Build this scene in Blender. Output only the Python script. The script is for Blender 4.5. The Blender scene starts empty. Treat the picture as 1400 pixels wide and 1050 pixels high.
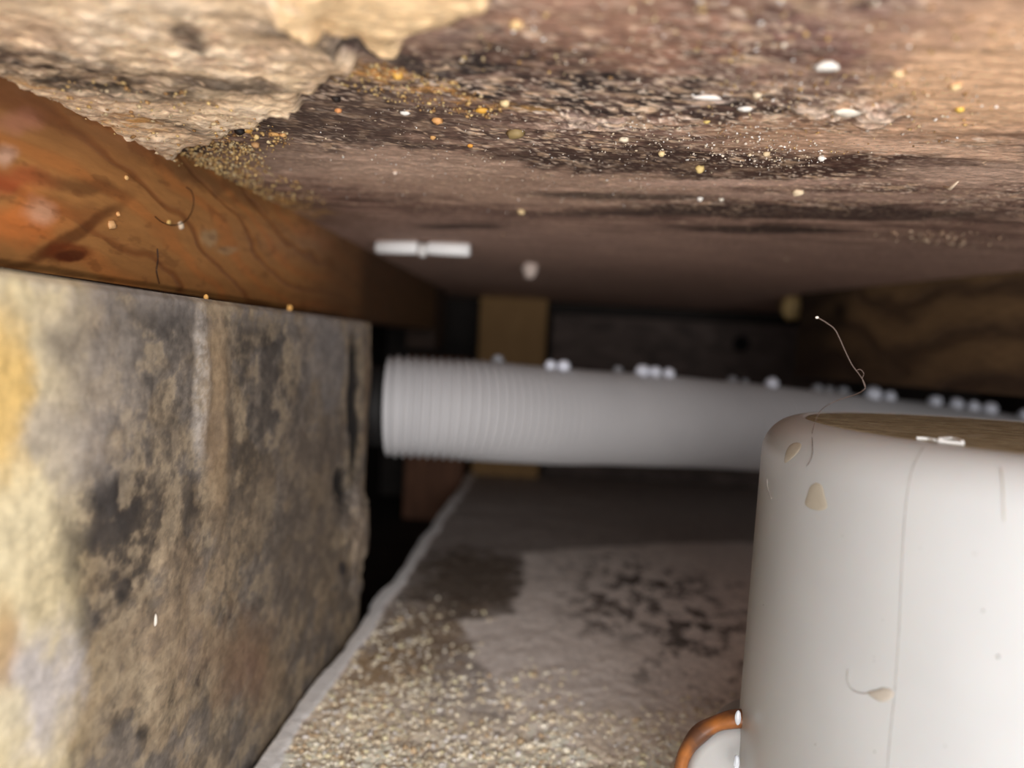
import bpy, bmesh, math, random
import numpy as np
from mathutils import Vector, Matrix, noise as mnoise

random.seed(7)
rng = np.random.default_rng(7)
CM = 0.01                      # all layout below is in centimetres
scene = bpy.context.scene
COL = scene.collection

# ------------------------------------------------------------------ camera
CAMZ = 12.5                    # camera height above the slab (cm)
CEIL = CAMZ + 4.7              # underside of the ceiling board
PITCH, YAW, ROLL = math.radians(-2.92), math.atan(0.065), math.radians(3.15)
F0 = Vector((-math.sin(YAW) * math.cos(PITCH), math.cos(YAW) * math.cos(PITCH), math.sin(PITCH)))
R0 = F0.cross(Vector((0, 0, 1))).normalized()
U0 = R0.cross(F0).normalized()
RR = R0 * math.cos(ROLL) + U0 * math.sin(ROLL)
UU = U0 * math.cos(ROLL) - R0 * math.sin(ROLL)
EYE = Vector((0, 0, CAMZ))
cam_d = bpy.data.cameras.new('camera')
cam = bpy.data.objects.new('camera', cam_d)
COL.objects.link(cam)
M = Matrix((RR, UU, -F0)).transposed().to_4x4()
M.translation = EYE * CM
cam.matrix_world = M
cam_d.sensor_width = 36.0
cam_d.lens = 36.0 * 1000 / 1400
cam_d.clip_start = 0.002
cam_d.clip_end = 20
cam_d.dof.use_dof = True
cam_d.dof.focus_distance = 16.5 * CM
cam_d.dof.aperture_fstop = 8.0
scene.camera = cam

# ------------------------------------------------------------------ world, lights, exposure
w = bpy.data.worlds.new('world')
scene.world = w
w.use_nodes = True
bg = w.node_tree.nodes['Background']
bg.inputs['Color'].default_value = (0.80, 0.86, 1.0, 1)
bg.inputs['Strength'].default_value = 0.25


def area(name, loc, target, sx, sy, power, col):
    d = bpy.data.lights.new(name, 'AREA')
    d.shape = 'RECTANGLE'
    d.size, d.size_y = sx * CM, sy * CM
    d.energy = power
    d.color = col
    o = bpy.data.objects.new(name, d)
    COL.objects.link(o)
    o.location = Vector(loc) * CM
    o.rotation_euler = (Vector(target) - Vector(loc)).to_track_quat('-Z', 'Y').to_euler()
    return o


area('access_opening_light', (8, -24, 9.5), (2, 30, 12), 38, 36, 2.6, (1.0, 0.975, 0.955))
area('torch_light', (3.0, -3.0, 8.6), (2, 25, 13), 3.0, 2.0, 0.07, (1.0, 0.95, 0.88))
scene.view_settings.view_transform = 'Standard'
scene.view_settings.look = 'None'
scene.view_settings.gamma = 1.0
scene.view_settings.use_curve_mapping = False
scene.view_settings.exposure = 0.28


# ------------------------------------------------------------------ layout helpers
def ray(px, py):
    return F0 + RR * ((px - 700) / 1000) + UU * ((525 - py) / 1000)


def on(px, py, axis, val):
    """point where the sight line through a photo pixel meets the plane axis = val"""
    r = ray(px, py)
    t = (val - EYE[axis]) / r[axis]
    return EYE + r * t


def at(px, py, depth):
    return EYE + ray(px, py) * depth


def s2l(c):
    return tuple(((x / 255) / 12.92 if x / 255 <= 0.04045 else ((x / 255 + 0.055) / 1.055) ** 2.4) for x in c)


def tag(o, label=None, cat=None, group=None, kind=None):
    if label: o['label'] = label
    if cat: o['category'] = cat
    if group: o['group'] = group
    if kind: o['kind'] = kind
    return o


def link_mesh(name, me, mat, parent=None, smooth=True, origin=None):
    """mesh data given in cm, world; origin moved to the base centre; metres out"""
    n = len(me.vertices)
    co = np.empty(n * 3, dtype=np.float64)
    me.vertices.foreach_get('co', co)
    co = co.reshape(-1, 3)
    if origin is None:
        mn, mx = co.min(0), co.max(0)
        origin = Vector(((mn[0] + mx[0]) / 2, (mn[1] + mx[1]) / 2, mn[2]))
    co = (co - np.array(origin)) * CM
    me.vertices.foreach_set('co', co.ravel())
    me.update()
    if smooth:
        me.polygons.foreach_set('use_smooth', [True] * len(me.polygons))
    me.materials.append(mat)
    o = bpy.data.objects.new(name, me)
    COL.objects.link(o)
    wl = Vector(origin) * CM
    if parent is not None:
        o.parent = parent
        o.location = wl - Vector(tuple(parent['w']))
    else:
        o.location = wl
    o['w'] = tuple(wl)
    return o


def empty(name, loc):
    o = bpy.data.objects.new(name, None)
    COL.objects.link(o)
    o.location = Vector(loc) * CM
    o.empty_display_size = 0.01
    o['w'] = tuple(Vector(loc) * CM)
    return o


def from_bm(name, bm, mat, parent=None, smooth=True):
    bmesh.ops.recalc_face_normals(bm, faces=bm.faces[:])
    me = bpy.data.meshes.new(name)
    bm.to_mesh(me)
    bm.free()
    return link_mesh(name, me, mat, parent, smooth)


# ------------------------------------------------------------------ numpy noise
def _h(ix, iy, seed):
    v = (ix.astype(np.int64) * 374761393 + iy.astype(np.int64) * 668265263 + seed * 974711) & 0xffffffff
    v = ((v ^ (v >> 13)) * 1274126177) & 0xffffffff
    return ((v ^ (v >> 16)) & 0xffff) / 65535.0


def vnoise(x, y, seed=0):
    ix, iy = np.floor(x), np.floor(y)
    fx, fy = x - ix, y - iy
    fx = fx * fx * fx * (fx * (fx * 6 - 15) + 10)
    fy = fy * fy * fy * (fy * (fy * 6 - 15) + 10)
    a, b = _h(ix, iy, seed), _h(ix + 1, iy, seed)
    c, d = _h(ix, iy + 1, seed), _h(ix + 1, iy + 1, seed)
    return (a + (b - a) * fx) * (1 - fy) + (c + (d - c) * fx) * fy


def fbm(x, y, octv=5, seed=0, gain=0.55):
    s, amp, tot = 0, 1.0, 0
    for k in range(octv):
        s = s + amp * vnoise(x * 2 ** k + 17.3 * k, y * 2 ** k - 9.1 * k, seed + k)
        tot += amp
        amp *= gain
    return s / tot


def sst(a, b, x):
    t = np.clip((x - a) / (b - a), 0, 1)
    return t * t * (3 - 2 * t)


class Plane:
    """paints pigment and relief onto a plane, all in the plane's own cm coordinates"""
    def __init__(self, axis, val, U, V, base):
        self.axis, self.val, self.U, self.V = axis, val, U, V
        self.ax = [i for i in range(3) if i != axis]
        self.c = np.zeros(U.shape + (3,)) + np.array(s2l(base))
        self.h = np.zeros(U.shape)
        self.wu = (fbm(U * 1.3, V * 1.3, 5, 91) - .5)
        self.wv = (fbm(U * 1.3, V * 1.3, 5, 57) - .5)

    def uv(self, px, py):
        p = on(px, py, self.axis, self.val)
        return np.array([p[self.ax[0]], p[self.ax[1]]])

    def ell(self, px, py, rx, ry, ang=0, soft=.45, warp=1.0):
        c = self.uv(px, py)
        ca, sa = math.cos(math.radians(ang)), math.sin(math.radians(ang))
        a = (self.uv(px + rx * ca * .2, py + rx * sa * .2) - c) * 5
        b = (self.uv(px - ry * sa * .2, py + ry * ca * .2) - c) * 5
        inv = np.linalg.inv(np.array([a, b]).T)
        ws = warp * min(np.linalg.norm(a), np.linalg.norm(b)) * 1.6
        du, dv = self.U - c[0] + self.wu * ws, self.V - c[1] + self.wv * ws
        s, t = inv[0, 0] * du + inv[0, 1] * dv, inv[1, 0] * du + inv[1, 1] * dv
        r = np.sqrt(s * s + t * t)
        return 1 - sst(1 - soft, 1 + soft, r)

    def poly(self, pts, warp=.5, soft=.15):
        P = [self.uv(*p) for p in pts]
        u, v = self.U + self.wu * warp, self.V + self.wv * warp
        inside = np.zeros(u.shape, bool)
        dist = np.full(u.shape, 1e9)
        for i in range(len(P)):
            (x1, y1), (x2, y2) = P[i], P[(i + 1) % len(P)]
            cond = ((y1 > v) != (y2 > v))
            xs = (x2 - x1) * (v - y1) / ((y2 - y1) if abs(y2 - y1) > 1e-9 else 1e-9) + x1
            inside ^= cond & (u < xs)
            ex, ey = x2 - x1, y2 - y1
            t = np.clip(((u - x1) * ex + (v - y1) * ey) / (ex * ex + ey * ey + 1e-9), 0, 1)
            dist = np.minimum(dist, np.hypot(u - x1 - t * ex, v - y1 - t * ey))
        sd = np.where(inside, dist, -dist)
        return sst(-soft, soft, sd)

    def mix(self, m, col, k=1.0):
        m = np.clip(m * k, 0, 1)[..., None]
        self.c = self.c * (1 - m) + np.array(s2l(col)) * m

    def mul(self, f):
        self.c = self.c * f[..., None]


def grid_mesh(name, X, Y, Z, C):
    n, m = X.shape
    me = bpy.data.meshes.new(name)
    co = np.stack([X, Y, Z], -1).reshape(-1, 3)
    idx = np.arange(n * m).reshape(n, m)
    q = np.stack([idx[:-1, :-1], idx[:-1, 1:], idx[1:, 1:], idx[1:, :-1]], -1).reshape(-1, 4)
    me.vertices.add(n * m)
    me.vertices.foreach_set('co', co.ravel())
    me.loops.add(q.size)
    me.loops.foreach_set('vertex_index', q.ravel())
    me.polygons.add(len(q))
    me.polygons.foreach_set('loop_start', np.arange(len(q)) * 4)
    me.polygons.foreach_set('loop_total', np.full(len(q), 4))
    me.update(calc_edges=True)
    a = me.color_attributes.new('pigment', 'FLOAT_COLOR', 'POINT')
    rgba = np.ones((n * m, 4))
    rgba[:, :3] = np.clip(C.reshape(-1, 3), 0, 1)
    a.data.foreach_set('color', rgba.ravel())
    return me


# ------------------------------------------------------------------ materials
def nodes(name):
    m = bpy.data.materials.new(name)
    m.use_nodes = True
    return m, m.node_tree.nodes, m.node_tree.links, m.node_tree.nodes['Principled BSDF']


def mat_pigment(name, fine=600, stretch=(1, 1, 1), rough=.8, amt=.35, bump=.3, bdist=.0004, spec=.3, sat=None):
    m, N, L, b = nodes(name)
    at_ = N.new('ShaderNodeAttribute'); at_.attribute_name = 'pigment'
    tc = N.new('ShaderNodeTexCoord')
    mp = N.new('ShaderNodeMapping'); mp.inputs['Scale'].default_value = stretch
    L.new(tc.outputs['Object'], mp.inputs['Vector'])
    nz = N.new('ShaderNodeTexNoise'); nz.inputs['Scale'].default_value = fine
    nz.inputs['Detail'].default_value = 6; nz.inputs['Roughness'].default_value = .65
    L.new(mp.outputs['Vector'], nz.inputs['Vector'])
    mr = N.new('ShaderNodeMapRange')
    mr.inputs['From Min'].default_value = .3; mr.inputs['From Max'].default_value = .7
    mr.inputs['To Min'].default_value = 1 - amt; mr.inputs['To Max'].default_value = 1 + amt
    L.new(nz.outputs['Fac'], mr.inputs['Value'])
    vm = N.new('ShaderNodeVectorMath'); vm.operation = 'SCALE'
    L.new(at_.outputs['Color'], vm.inputs[0]); L.new(mr.outputs['Result'], vm.inputs['Scale'])
    L.new(vm.outputs['Vector'], b.inputs['Base Color'])
    bp = N.new('ShaderNodeBump'); bp.inputs['Strength'].default_value = bump
    bp.inputs['Distance'].default_value = bdist
    L.new(nz.outputs['Fac'], bp.inputs['Height']); L.new(bp.outputs['Normal'], b.inputs['Normal'])
    b.inputs['Roughness'].default_value = rough
    b.inputs['Specular IOR Level'].default_value = spec
    return m


def mat_wood(name, c1, c2, scale=60, stretch=(1, 1, 8), rough=.75, dist=3.0):
    m, N, L, b = nodes(name)
    tc = N.new('ShaderNodeTexCoord')
    mp = N.new('ShaderNodeMapping'); mp.inputs['Scale'].default_value = stretch
    L.new(tc.outputs['Object'], mp.inputs['Vector'])
    nz = N.new('ShaderNodeTexNoise'); nz.inputs['Scale'].default_value = scale
    nz.inputs['Detail'].default_value = 5; nz.inputs['Distortion'].default_value = dist
    L.new(mp.outputs['Vector'], nz.inputs['Vector'])
    cr = N.new('ShaderNodeValToRGB')
    cr.color_ramp.elements[0].position = .33; cr.color_ramp.elements[0].color = (*s2l(c1), 1)
    cr.color_ramp.elements[1].position = .68; cr.color_ramp.elements[1].color = (*s2l(c2), 1)
    L.new(nz.outputs['Fac'], cr.inputs['Fac'])
    L.new(cr.outputs['Color'], b.inputs['Base Color'])
    bp = N.new('ShaderNodeBump'); bp.inputs['Strength'].default_value = .3; bp.inputs['Distance'].default_value = .0005
    L.new(nz.outputs['Fac'], bp.inputs['Height']); L.new(bp.outputs['Normal'], b.inputs['Normal'])
    b.inputs['Roughness'].default_value = rough
    return m


def mat_plain(name, col, rough=.5, var=.12, scale=300, spec=.4, sub=0, trans=0, coat=0):
    m, N, L, b = nodes(name)
    tc = N.new('ShaderNodeTexCoord')
    nz = N.new('ShaderNodeTexNoise'); nz.inputs['Scale'].default_value = scale; nz.inputs['Detail'].default_value = 4
    L.new(tc.outputs['Object'], nz.inputs['Vector'])
    mx = N.new('ShaderNodeMix'); mx.data_type = 'RGBA'
    c = s2l(col)
    mx.inputs['A'].default_value = (*[x * (1 - var) for x in c], 1)
    mx.inputs['B'].default_value = (*[min(1, x * (1 + var)) for x in c], 1)
    L.new(nz.outputs['Fac'], mx.inputs['Factor'])
    L.new(mx.outputs['Result'], b.inputs['Base Color'])
    b.inputs['Roughness'].default_value = rough
    b.inputs['Specular IOR Level'].default_value = spec
    b.inputs['Transmission Weight'].default_value = trans
    b.inputs['Coat Weight'].default_value = coat
    if sub:
        b.inputs['Subsurface Weight'].default_value = sub
        b.inputs['Subsurface Scale'].default_value = .003
    return m


M_CEIL = mat_pigment('mouldy_plywood', 500, (1, 3, 1), .75, .45, .5, .0006)
M_BOARD = mat_pigment('mouldy_board', 450, (1, .6, .9), .85, .22, .35, .0003)
M_BATTEN = mat_pigment('orange_batten', 300, (1, .3, 1.5), .42, .14, .2, .0003, .45)
M_FLOOR = mat_pigment('dusty_slab', 420, (1, 1, 1), .8, .22, .3, .0004)
M_JOIST = mat_pigment('joist_wood', 250, (1, .4, 2), .7, .2, .3, .0004)
M_DARK = mat_wood('dark_boarding', (26, 20, 17), (44, 35, 30), 30, (1, 1, 3))
M_STUD = mat_wood('red_brown_stud', (92, 60, 42), (124, 84, 60), 25, (4, 4, .6))
M_POST = mat_wood('tan_post', (138, 106, 64), (152, 118, 74), 20, (3, 3, .5))
M_BACK = mat_wood('grey_brown_backboard', (60, 48, 44), (98, 84, 78), 22, (.6, 2, 1.5))
M_BEAD_DIM = mat_plain('grey_bead', (150, 152, 158), .35, .03, 200, .4)
M_HOSE = mat_plain('grey_white_hose', (182, 181, 183), .55, .05, 60, .3)
M_BEAD = mat_plain('white_bead', (236, 240, 255), .22, .03, 200, .6, 0)
M_ROD = mat_plain('white_rod', (250, 250, 250), .4, .02)
M_WATER_DROP = mat_plain('clear_drop', (240, 244, 250), .04, .0, 100, .7, 0, .55)


# ------------------------------------------------------------------ shapes
def box_bm(x0, x1, y0, y1, z0, z1, bev=.08, seg=2, cuts=0):
    bm = bmesh.new()
    r = bmesh.ops.create_cube(bm, size=1)
    for v in bm.verts:
        v.co = Vector(((x0 + x1) / 2 + v.co.x * (x1 - x0), (y0 + y1) / 2 + v.co.y * (y1 - y0), (z0 + z1) / 2 + v.co.z * (z1 - z0)))
    if bev:
        bmesh.ops.bevel(bm, geom=bm.edges[:], offset=bev, segments=seg, affect='EDGES', profile=.6)
    return bm


def box(name, x0, x1, y0, y1, z0, z1, mat, parent=None, bev=.08, rz=0, pivot=None):
    bm = box_bm(x0, x1, y0, y1, z0, z1, bev)
    if rz:
        bmesh.ops.rotate(bm, verts=bm.verts[:], cent=pivot, matrix=Matrix.Rotation(rz, 3, 'Z'))
    return from_bm(name, bm, mat, parent, smooth=False)


def struct(o, label=None):
    o['kind'] = 'structure'
    if label: o['label'] = label
    o['category'] = 'room'
    return o


def crumb_bm(r, sx=1, sy=1, sz=1, seed=0, sub=2, rough=.35):
    bm = bmesh.new()
    bmesh.ops.create_icosphere(bm, subdivisions=sub, radius=1)
    for v in bm.verts:
        n = mnoise.noise(v.co * 1.3 + Vector((seed * 3.7, seed * 1.3, 0))) * rough + mnoise.noise(v.co * 3.1 + Vector((seed, 0, 5))) * rough * .4
        v.co = v.co * (1 + n)
        v.co.x *= r * sx; v.co.y *= r * sy; v.co.z *= r * sz
    return bm


def tube_bm(path, radii, seg=12, caps=True):
    bm = bmesh.new()
    rings = []
    n = len(path)
    up = Vector((0, 0, 1))
    for i, p in enumerate(path):
        t = (path[min(i + 1, n - 1)] - path[max(i - 1, 0)]).normalized()
        a = t.cross(up)
        if a.length < 1e-3: a = t.cross(Vector((1, 0, 0)))
        a.normalize(); b = a.cross(t)
        r = radii[i] if hasattr(radii, '__len__') else radii
        rings.append([bm.verts.new(p + (a * math.cos(2 * math.pi * k / seg) + b * math.sin(2 * math.pi * k / seg)) * r) for k in range(seg)])
    for i in range(n - 1):
        for k in range(seg):
            bm.faces.new((rings[i][k], rings[i][(k + 1) % seg], rings[i + 1][(k + 1) % seg], rings[i + 1][k]))
    if caps:
        bm.faces.new(rings[0][::-1]); bm.faces.new(rings[-1])
    return bm


def lathe_bm(profile, cx, cy, seg=96):
    """profile: list of (radius, z)"""
    bm = bmesh.new()
    rings = []
    for r, z in profile:
        if r < 1e-4:
            rings.append([bm.verts.new((cx, cy, z))] * seg)
        else:
            rings.append([bm.verts.new((cx + r * math.cos(2 * math.pi * k / seg), cy + r * math.sin(2 * math.pi * k / seg), z)) for k in range(seg)])
    for i in range(len(rings) - 1):
        for k in range(seg):
            vs = [rings[i][k], rings[i][(k + 1) % seg], rings[i + 1][(k + 1) % seg], rings[i + 1][k]]
            u = []
            for v in vs:
                if v not in u: u.append(v)
            if len(u) > 2: bm.faces.new(u)
    return bm


def catmull(pts, n=12):
    out = []
    P = [pts[0]] + list(pts) + [pts[-1]]
    for i in range(1, len(P) - 2):
        for k in range(n):
            t = k / n
            p0, p1, p2, p3 = P[i - 1], P[i], P[i + 1], P[i + 2]
            out.append(.5 * ((2 * p1) + (p2 - p0) * t + (2 * p0 - 5 * p1 + 4 * p2 - p3) * t * t + (3 * p1 - p0 - 3 * p2 + p3) * t ** 3))
    out.append(P[-1])
    return out


# ================================================================== STRUCTURE
XB = on(495, 845, 2, 0)[0]           # face of the mouldy upright board
XBAT = -10.6                         # face of the orange batten, set back
YEND = on(495, 845, 2, 0)[1]
XS = XB + .02                        # left rim of the slab
BT = CAMZ + .72                      # top of the upright board
YB = 70.5

# ---------------- ceiling
us = np.linspace(-14, 42, 1000)
vs = np.concatenate([np.geomspace(6.5, 76, 620)])
U, V = np.meshgrid(us, vs)
P = Plane(2, CEIL, U, V, (132, 108, 96))
grain = fbm(U * .55, V * 2.6, 6, 3)
g2 = fbm(U * 2.2, V * 5.0, 6, 11, .65)
P.mix(sst(.48, .70, grain), (186, 160, 142), .7)
P.mix(sst(.50, .30, grain), (84, 64, 56), .8)
P.mix(sst(.55, .72, g2), (66, 52, 48), .5)
# far zone calmer, colour lightened to stand in for missing light
far = sst(24, 32, V)
P.mix(far, (160, 138, 126), .75)
mot = sst(.42, .6, fbm(U * 1.6, V * 3.2, 5, 31, .7))
P.mix(P.ell(1350, 120, 160, 80), (232, 196, 158), .95)
P.mix(P.ell(1200, 190, 220, 22), (206, 172, 142), .65)
P.mix(P.ell(1010, 60, 140, 50) * mot, (178, 132, 112), .5)
P.mix(P.ell(820, 40, 200, 60), (160, 124, 104), .55)
P.mix(P.ell(1180, 50, 140, 40), (128, 98, 96), .5)
P.mix(P.ell(740, 115, 240, 42, 4) * (.35 + .65 * mot), (32, 29, 31), .92)
P.mix(P.ell(960, 140, 190, 28, 3) * (.3 + .7 * mot), (36, 30, 30), .9)
P.mix(P.ell(470, 130, 150, 42, 8), (70, 60, 54), .8)
P.mix(P.ell(420, 175, 170, 32, 6), (62, 54, 50), .85)
P.mix(P.ell(600, 175, 170, 20, 4), (92, 76, 68), .7)
P.mix(P.ell(570, 118, 110, 16, 18) * mot, (214, 164, 96), .9)
P.mix(P.ell(700, 148, 70, 8, 8) * mot, (220, 176, 110), .7)
P.mix(P.ell(820, 168, 130, 10, 4) * mot, (206, 190, 178), .75)
P.mix(P.ell(965, 138, 60, 7, -6) * mot, (220, 206, 196), .9)
P.mix(P.ell(1150, 155, 70, 12, 8) * mot, (236, 220, 200), .9)
P.mix(P.ell(1020, 175, 160, 10) * mot, (196, 160, 130), .6)
# band of pale wood and dark brown tongues
P.mix(P.ell(480, 226, 190, 20, 2), (196, 174, 156), .9)
P.mix(P.ell(690, 252, 270, 30, 3), (176, 152, 134), .85)
P.mix(P.ell(880, 222, 210, 20, 3, .25), (62, 46, 40), .92)
P.mix(P.ell(1200, 226, 240, 16, 0, .25), (74, 54, 46), .88)
P.mix(P.ell(1010, 250, 190, 4, 0), (196, 170, 154), .75)
P.mix(P.ell(1260, 204, 130, 10, 4, .5, .6), (220, 190, 164), .85)
P.mix(P.ell(1340, 236, 110, 16, 2, .5, .6), (196, 172, 154), .85)
P.mix(P.ell(1330, 190, 80, 8, 0) * mot, (110, 84, 66), .6)
P.mix(P.ell(1100, 290, 270, 10, 1, .3, .6), (56, 42, 38), .9)
P.mix(P.ell(850, 268, 130, 5, 1, .4, .6), (60, 50, 44), .85)
P.mix(P.ell(1040, 314, 130, 5, 1, .4, .6), (44, 34, 30), .85)
P.mix(P.ell(870, 292, 120, 4, 0, .4, .6), (58, 46, 42), .85)
P.mix(P.ell(630, 310, 60, 4, 0, .4, .6), (56, 46, 42), .8)
P.mix(P.ell(420, 285, 90, 16, 18), (110, 92, 78), .6)
P.mix(P.ell(250, 222, 90, 20, 20), (16, 14, 14), .9)
P.mix(P.ell(350, 215, 110, 16, 4), (36, 31, 29), .8)
P.mix(P.ell(330, 262, 110, 14, 17) * mot, (206, 168, 96), .75)
# crust of pale flaking plaster, upper left
crust = P.poly([(-400, -300), (430, -300), (455, 20), (470, 70), (430, 118), (375, 142), (330, 160), (290, 186), (240, 196), (190, 216), (150, 194), (100, 170), (50, 142), (-50, 120), (-400, 60)], 1.0, .10)
cn = fbm(U * 1.1, V * 1.6, 6, 71, .6)
cn2 = fbm(U * 3.5, V * 5, 5, 77, .65)
crust = crust * sst(.30, .38, cn + .18)
P.mix(crust, (246, 226, 188))
P.mix(crust * sst(.55, .68, cn), (252, 238, 208), .8)
P.mix(crust * sst(.47, .36, cn), (186, 162, 132), .6)
P.mix(crust * sst(.52, .66, cn2), (160, 146, 130), .4)
P.mix(crust * P.ell(110, 84, 200, 26, 9, .6, .6) * (.5 + .5 * mot), (26, 24, 24), .95)
P.mix(crust * P.ell(60, 60, 120, 14, 9, .6, .6) * mot, (40, 36, 34), .8)
P.mix(crust * P.ell(215, 150, 90, 10, 12, .6, .6) * mot, (34, 32, 34), .8)
P.mix(crust * P.ell(60, 20, 50, 16, 20, .6, .6), (140, 116, 92), .7)
P.mix(crust * P.ell(300, 45, 60, 30, 20, .6, .6) * mot, (170, 140, 116), .8)
P.mix(crust * P.ell(320, 98, 80, 12, 6, .6, .6), (44, 38, 38), .85)
P.mix(crust * P.ell(265, 28, 26, 14, 50), (40, 34, 32), .85)
P.mix(crust * P.ell(400, 40, 90, 30, 20), (150, 128, 104), .6)
P.mix(crust * P.ell(60, 140, 70, 10, 20), (26, 24, 26), .9)
P.mix(crust * P.ell(150, 150, 70, 16, 10) * mot, (228, 180, 108), .85)
P.mix(crust * P.ell(20, 110, 40, 20, 0) * mot, (232, 188, 110), .8)
# seam line and yellow-cream lump
P.mix(P.ell(560, 88, 170, 11, 22, .5, .7), (30, 30, 36), .8)
lump = P.poly([(405, -300), (700, -300), (655, -14), (605, 22), (548, 32), (524, 54), (490, 40), (455, 22), (415, 2), (395, -20)], .8, .12)
P.mix(lump, (250, 224, 176))
P.mix(lump * sst(.5, .7, cn2), (226, 196, 148), .5)
P.mix(P.ell(640, 20, 60, 40, 0) * (1 - lump) * mot, (92, 82, 84), .7)
# streaky pale flecks and dark pits, clustered
zone = sst(26, 20, V)
clus = sst(.42, .62, fbm(U * .5, V * .8, 4, 208))
ang_u = U * .94 + V * .34; ang_v = V * .94 - U * .34
for fq, th_, col_, k_, sd_ in ((3.2, .70, (222, 196, 164), .75, 211), (6.5, .72, (238, 220, 196), .8, 212), (4.2, .72, (60, 48, 44), .7, 213), (11, .74, (244, 232, 214), .85, 214), (9, .74, (46, 36, 34), .6, 215)):
    fm = sst(th_, th_ + .14, vnoise(ang_u * fq * .8, ang_v * fq * 1.7, sd_)) * (1 - .8 * P.ell(1350, 120, 160, 80))
    P.mix(fm * zone * (.25 + .75 * clus) * (1 - crust * .75) * (1 - .5 * sst(13, 9, V)) * (1 - lump) * (1 - .8 * P.ell(560, 240, 300, 34, 3)), col_, k_)
P.mix(P.ell(480, 226, 190, 16, 2, .5, .6), (196, 174, 156), .5)
P.mix(P.ell(1280, 206, 120, 9, 6, .5, .8), (236, 204, 176), .75)
P.mix(P.ell(1340, 238, 110, 14, 3, .5, .8), (204, 180, 162), .7)
P.mix(P.ell(1010, 250, 190, 4, -1, .5, .6), (200, 174, 158), .8)
P.mix(P.ell(1120, 268, 200, 5, 1, .5, .6), (176, 152, 138), .7)
P.mix(P.ell(1230, 222, 130, 9, 0, .4, .8), (74, 52, 44), .6)
# scattered paint flecks (flat pigment): pale and ochre
fl = vnoise(U * 9, V * 12, 201)
P.mix(sst(.86, .93, fl) * (1 - far * .7) * sst(.4, .6, fbm(U * .8, V * 1.1, 3, 8)), (228, 206, 176), .8)
H = (grain - .5) * .05 + (g2 - .5) * .06
H += crust * (.26 + (cn - .5) * .30 + (cn2 - .5) * .10) + lump * (.26 + (cn - .5) * .25 + (cn2 - .5) * .06)
H += P.ell(1150, 155, 80, 14, 8) * mot * .12 + P.ell(830, 165, 150, 14) * mot * .08
P.c = P.c ** .95 * np.array([1.26, 1.13, 1.09])
P.c = P.c / np.maximum(1.0, P.c.max(-1, keepdims=True) / .97)
Zc = CEIL - H
me = grid_mesh('ceiling', U, V, Zc, P.c)
ceil = link_mesh('ceiling', me, M_CEIL)
struct(ceil, 'mould-stained plywood ceiling board with flaking cream plaster and brown streaks')
# body of the board above its worn face, closes the cavity
top = box('board_core', -20, 43.6, 5.5, 78, CEIL + .12, CEIL + 1.9, M_BACK, ceil, .05)

# ---------------- floor slab
us = np.linspace(XS, 34, 760)
vs = np.geomspace(11, YB + 3, 560)
U, V = np.meshgrid(us, vs)
P = Plane(2, 0, U, V, (150, 142, 136))
P.wu *= .8
n1 = fbm(U * .5, V * .5, 6, 5)
n2 = fbm(U * 3, V * 3, 5, 15, .7)
P.mix(sst(.5, .68, n1), (126, 118, 112), .6)
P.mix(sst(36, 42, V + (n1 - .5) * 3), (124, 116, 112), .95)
pale = P.poly([(712, 758), (800, 750), (900, 744), (1100, 740), (1100, 1050), (760, 1050), (690, 960), (640, 880), (625, 850), (700, 840), (716, 800)], .9, .25)
P.mix(pale, (196, 188, 182), .95)
P.mix(P.ell(640, 790, 80, 48, 0, .35) * (1 - pale * .9), (66, 55, 44), .9)
P.mix(P.ell(560, 880, 90, 50, -20, .4) * (1 - pale * .9), (112, 94, 74), .85)
P.mix(P.ell(480, 960, 90, 60, -30, .5), (170, 142, 104), .5)
sp = sst(.46, .62, fbm(U * 1.5, V * 1.0, 6, 44, .75))
P.mix(P.ell(870, 800, 110, 42, 10, .6) * sp, (48, 39, 36), .9)
P.mix(P.ell(930, 850, 120, 66, 30, .6) * sp, (48, 39, 36), .9)
P.mix(P.ell(820, 840, 70, 30, 10, .6) * sp, (76, 66, 62), .6)
near = sst(27, 20, V)
P.mix(near * sst(.3, .55, n2), (238, 226, 204), .85)
P.mix(near * sst(.55, .7, n1), (150, 128, 100), .5)
P.mix(sst(.62, .75, n2), (200, 190, 180), .25)
rim = sst(.85, .55, U - XS + (n1 - .5) * .5)
P.mix(rim, (232, 228, 230), .95)
Zf = (n2 - .5) * .10 + (n1 - .5) * .12 + near * (n2 - .4) * .10 + .02
Zf = Zf * (1 - rim * .8) + rim * .12 - sst(.12, 0, U - XS) * .2
Xf = U + (fbm(V * .35, V * 0, 4, 9) - .5)[..., :] * .6 * sst(1.5, 0, U - XS)
# front drop of the rim
P.c = P.c ** .88 * 1.5
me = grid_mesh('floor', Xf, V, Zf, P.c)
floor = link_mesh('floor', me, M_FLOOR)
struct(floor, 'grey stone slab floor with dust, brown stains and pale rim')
edge = box('slab_edge', XS + .22, 34, 11, YB + 3, -3.0, -.35, mat_plain('slab_side', (96, 90, 86), .85, .2, 80), floor, .05)

# ---------------- enclosing dark cavity
wl = struct(box('wall_left', -20, -18.5, 2, 80, -5, CEIL + .1, M_DARK, None, .05), 'dark timber boarding far left of the gap')
wb = struct(box('wall_back', -18.5, 44, 76.6, 78, -5, CEIL + .1, M_DARK, None, .05), 'nearly black boarding at the back of the cavity')
wr = struct(box('wall_right', 42.1, 43.6, 2, 76.5, -5, CEIL + .1, M_DARK, None, .05), 'dark boarding on the right, out of the light')
ft = box('trim_1', -18.4, 42, 4, 76.4, -5.2, -4.0, M_DARK, None, .05)
struct(ft, 'dark ground beneath the slab')

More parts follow.
